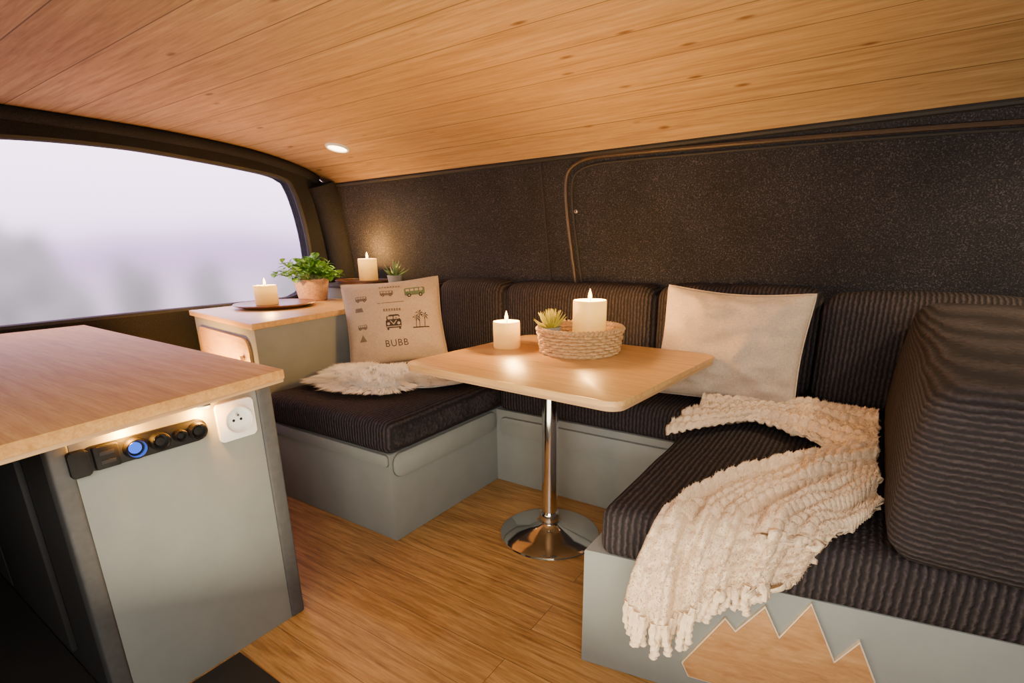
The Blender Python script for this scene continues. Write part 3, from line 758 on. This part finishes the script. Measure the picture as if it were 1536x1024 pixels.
def succulent(loc, r, hp, L, n, lm, label, W):
    t = thing('succulent', label, 'plant', loc)
    obj('pot', add_lathe(bmesh.new(), [(0,0),(r*.8,0),(r*.86,.003),(r,hp),(r*.9,hp),(r*.85,hp-.008),(0,hp-.008)], (0,0,0), 28), MT['stone'], t, local=True)
    obj('soil', add_lathe(bmesh.new(), [(r*.84,hp-.009),(r*.5,hp-.004),(0,hp-.003)], (0,0,0), 20), MT['soil'], t, local=True)
    bm = bmesh.new()
    for i in range(n):
        d = rd(15, 88); b = Vector((d.x*r*.3, d.y*r*.3, hp-.006))
        pts = [b+d*L*q*random.uniform(.9,1.05)+ZA*.18*L*q*q for q in (0,.35,.7,1)]
        add_tube(bm, pts, lambda q: W*(1.0 if q < .4 else (1-q)*1.5+.05), 6)
    obj('leaves', bm, lm, t, local=True)
succulent((-.893, 1.560, TZ+.009), .036, .078, .058, 70, MT['leaf2'], 'small candlelit yellow-green succulent in a grey pot inside the woven basket', .0042)
succulent((-2.20, 2.10, .806), .042, .05, .075, 26, MT['leaf3'], 'small spiky succulent in a grey pot on the corner shelf', .006)
t = thing('potted_plant', 'bushy green herb in a woven terracotta pot by the window', 'plant', (-2.62, 1.86, .725))
obj('pot', add_lathe(bmesh.new(), [(0,0),(.072,0),(.076,.004),(.094,.105),(.098,.108),(.098,.118),(.090,.118),(.086,.10),(0,.10)], (0,0,0), 40, lambda a, z: 1+.016*sin(a*2*PI*20+(PI if int(z*60)%2 else 0))), MT['terra'], t, local=True)
obj('soil', add_lathe(bmesh.new(), [(.087,.100),(.04,.107),(0,.108)], (0,0,0), 24), MT['soil'], t, local=True)
bm = bmesh.new(); st = bmesh.new()
for i in range(70):
    d = rd(15, 88); b = Vector((d.x*.05, d.y*.05, .10)); L = random.uniform(.08, .165)*(1.1-.2*d.z)
    tip = b+Vector((d.x*L*1.1, d.y*L*1.1, d.z*L*.85+.012)); add_tube(st, [b, (b+tip)/2+ZA*.01, tip], .0016, 5)
    for k in range(9):
        q = random.uniform(.45, 1); p = b.lerp(tip, q); add_leaf(bm, p, d*.6+rd(-20, 60), random.uniform(.035,.055), random.uniform(.024,.036), .35)
obj('stems', st, MT['leaf3'], t, local=True); obj('foliage', bm, MT['leaf'], t, local=True)
t = thing('wooden_plate', 'round brown wooden plate on the storage cabinet top', 'plate', (-2.50, 1.55, .725))
obj('dish', add_lathe(bmesh.new(), [(0,0),(.14,0),(.185,.010),(.20,.017),(.197,.021),(.18,.017),(.14,.012),(0,.012)], (0,0,0), 56), MT['platewood'], t, local=True)
t = thing('serving_tray', 'dark rounded wooden tray on the corner shelf', 'tray', (-2.44, 2.10, .806))
obj('base', add_prism(bmesh.new(), rrect(-.19,.13,-.10,.10,.07,8), 0, .013, .003), MT['darkwood'], t, local=True)
obj('rim', add_tube(bmesh.new(), [(x, y, .017) for x, y in rrect(-.19,.13,-.10,.10,.07,8)], .006, 8, True), MT['darkwood'], t, local=True)

# ---------------------------------------------------------------- knitted throw: one length along the back of the seat, folded over into one spilling over the front
ZS = .462
t = thing('throw_blanket', 'chunky cream knitted throw draped over the right seat cushion with fringed end', 'blanket', (-.1, 1.45, .452))
og = Vector((-.1, 1.45, .452))
def knit_cloth(name, SEC, hang_n, NS=44, NV=110, nrow=12, nfold=3.0, famp=.026, seed=0):
    Pc = cat_rom([s[0] for s in SEC], NS); Qc = cat_rom([s[1] for s in SEC], NS)
    grid = []; su = 0
    for i in range(len(Pc)):
        P_, Q_ = Pc[i], Qc[i]
        if i: su += ((P_+Q_)/2-(Pc[i-1]+Qc[i-1])/2).length
        row = []; hang = max(0, min(1, (NS*hang_n-i)/(NS*hang_n))) if hang_n else 0
        for j in range(NV+1):
            v = j/NV; p = P_.lerp(Q_, v)
            if hang > 0: p.z -= .058*hang*hang*math.exp(-((v-.28)/.2)**2); p.y -= .012*hang
            row.append((p, su))
        grid.append(row)
    disp = []; nor = []
    for i in range(len(grid)):
        row = []; nr = []
        for j in range(NV+1):
            p, s_ = grid[i][j]
            a = grid[min(i+1, len(grid)-1)][j][0]-grid[max(i-1, 0)][j][0]; b = grid[i][min(j+1, NV)][0]-grid[i][max(j-1, 0)][0]
            n_ = a.cross(b)
            n_ = n_.normalized() if n_.length > 1e-9 else ZA.copy()
            if n_.dot(Vector((0,-.6,1))) < 0: n_ = -n_
            v = j/NV; edge = min(1, min(v, 1-v)*12)**.6
            ph_ = 2*PI*v*nfold+1.8*sin(s_*4+seed)+.8+2.2*noise.noise(p*4.5+Vector((seed,0,0)))
            fold = (famp*abs(sin(ph_/2))**1.2*(.7+.8*abs(noise.noise(p*5)))+.008*(1+sin(ph_*1.7+s_*7)))*edge
            kw = v*nrow+.35*sin(s_*9)+.55*noise.noise(p*8); rowi = math.floor(kw); fr = kw-rowi
            ss = s_/.026+(rowi % 2)*.5+.3*noise.noise(p*14)
            knit = .0165*(abs(sin(PI*fr))**.5)*(.38+.62*abs(sin(PI*ss))**.5)
            rnd = .007*(1+noise.noise(p*13))+.0018*noise.noise(p*90)
            row.append(p+n_*(fold+knit+rnd)); nr.append(n_)
        disp.append(row); nor.append(nr)
    bm = bmesh.new(); vv = [[bm.verts.new(p) for p in r] for r in disp]
    for i in range(len(vv)-1):
        for j in range(NV): bm.faces.new((vv[i][j], vv[i+1][j], vv[i+1][j+1], vv[i][j+1]))
    o = obj(name, bm, MT['wool'], t, ang=180)
    sm = o.modifiers.new('solid', 'SOLIDIFY'); sm.thickness = .012; sm.offset = -1
    vs, fs = [], []
    for i in range(14000):
        fi = random.uniform(0, len(disp)-1.01); fj = random.uniform(0, NV-.01); i0, j0 = int(fi), int(fj); u, v = fi-i0, fj-j0
        p = disp[i0][j0].lerp(disp[i0+1][j0], u).lerp(disp[i0][j0+1].lerp(disp[i0+1][j0+1], u), v)-og
        n_ = nor[i0][j0]; d = Vector((random.gauss(0,1), random.gauss(0,1), random.gauss(0,1)))*.55+n_; d.normalize()
        L = random.uniform(.003, .009); s = d.cross(Vector((random.random(), random.random(), 1))).normalized()*.0009
        n0 = len(vs); vs += [p-s, p+s, p+d*L]; fs.append((n0, n0+1, n0+2))
    me = bpy.data.meshes.new('fuzz'); me.from_pydata([tuple(v) for v in vs], [], fs); me.materials.append(MT['wool'])
    f = bpy.data.objects.new('fuzz', me); COL.objects.link(f); f.parent = o; f['kind'] = 'stuff'
    return disp
knit_cloth('back_fold', [((-.43,1.44,ZS-.008),(-.41,1.80,ZS-.004)), ((-.36,1.49,ZS),(-.31,1.84,ZS)), ((-.24,1.64,ZS),(-.15,1.89,ZS)), ((-.13,1.60,ZS),(-.05,1.91,ZS)),
                         ((-.03,1.53,ZS),(.02,1.91,ZS)), ((.068,1.49,ZS),(.068,1.90,ZS))], 0, NS=36, nrow=11, nfold=2.4, famp=.020, seed=2)
fd = knit_cloth('front_fold', [((-.340,.930,.285),(-.035,1.012,.385)), ((-.325,.932,.37),(-.025,1.022,.415)), ((-.298,.952,.452),(-.01,1.040,.445)), ((-.268,1.045,ZS),(.012,1.058,.459)),
                          ((-.205,1.20,ZS),(.035,1.085,ZS)), ((-.13,1.35,ZS),(.052,1.12,ZS)), ((-.04,1.49,ZS+.006),(.064,1.16,ZS)), ((.066,1.575,ZS+.016),(.070,1.20,ZS))], 2.0, nrow=13, seed=0)
for kx in range(24):
    j = int(3+kx*(110*.82)/23); p = fd[0][j]; L = random.uniform(.050, .080)*(1-.45*max(0, kx-11)/12)
    q1 = random.uniform(-.008,.008); q2 = random.uniform(-.014,.014)
    b = add_tube(bmesh.new(), cat_rom([p+Vector((0,.003,.010)), p+Vector((q1,-.005,-L*.35)), p+Vector((q1+q2*.5,-.002,-L*.7)), p+Vector((q2,-.001,-L))], 6), lambda q: .0078*(1-.22*sin(q*26))*(1 if q < .9 else .75), 8)
    obj('tassel', b, MT['wool'], t)

# ---------------------------------------------------------------- ceiling spots and lighting
def spot(x, y, label, en):
    z = ceil_z(y); nrm = Vector((0, (ceil_z(y+.02)-ceil_z(y-.02))/.04, -1)).normalized()
    t = thing('ceiling_spotlight', label, 'spotlight', (x, y, z))
    t.rotation_euler = Vector((0,0,-1)).rotation_difference(nrm).to_euler()
    k = 1.25
    obj('ring', add_lathe(bmesh.new(), [(.036*k,-.002),(.038*k,-.008),(.044*k,-.007),(.047*k,.0),(.047*k,.004)], (0,0,0), 36), MT['white'], t, local=True)
    obj('diffuser', add_lathe(bmesh.new(), [(0,-.004),(.030*k,-.004),(.037*k,-.003)], (0,0,0), 30), MT['spot'], t, local=True)
    lamp('spot_lamp', 'SPOT', (x, y, z-.02), en, (1,.74,.44), .03, None, None, None, 150)
spot(-2.28, 1.86, 'small round recessed spotlight in the wooden ceiling near the window', 18)
spot(.62, 1.75, 'small round recessed spotlight in the ceiling at far right', 52)
area('camera_fill', (.05, -.42, 1.15), (-.7, 1.6, .70), 46, (1,.91,.80), (1.5, .6))  # added fill light behind the camera, not a fitting of the van
area('roof_bounce', (-.5, .45, .25), (-.6, 1.0, 1.5), 14, (1,.84,.58), (1.0, .5))  # added low lamp aimed upward, imitates light bounced onto the ceiling

wd = bpy.data.worlds.new('world'); scn.world = wd; wd.use_nodes = True; nt = wd.node_tree; nt.nodes.clear()
ow = nt.nodes.new('ShaderNodeOutputWorld'); bg = nt.nodes.new('ShaderNodeBackground'); bg.inputs[1].default_value = 5.2
tc = nt.nodes.new('ShaderNodeTexCoord'); sx = nt.nodes.new('ShaderNodeSeparateXYZ'); nt.links.new(tc.outputs['Generated'], sx.inputs[0])
r = ramp(nt, [(0, (.3,.3,.34)), (.5, (.56,.43,.67)), (.55, (.90,.65,.95)), (.62, (1.0,.79,.98)), (.75, (.88,.60,.95))], sx.outputs[2])
mr = nt.nodes.new('ShaderNodeMapRange'); mr.inputs[1].default_value = -1; nt.links.new(sx.outputs[2], mr.inputs[0]); nt.links.new(mr.outputs[0], r.inputs[0])
nt.links.new(r.outputs[0], bg.inputs[0]); nt.links.new(bg.outputs[0], ow.inputs[0])
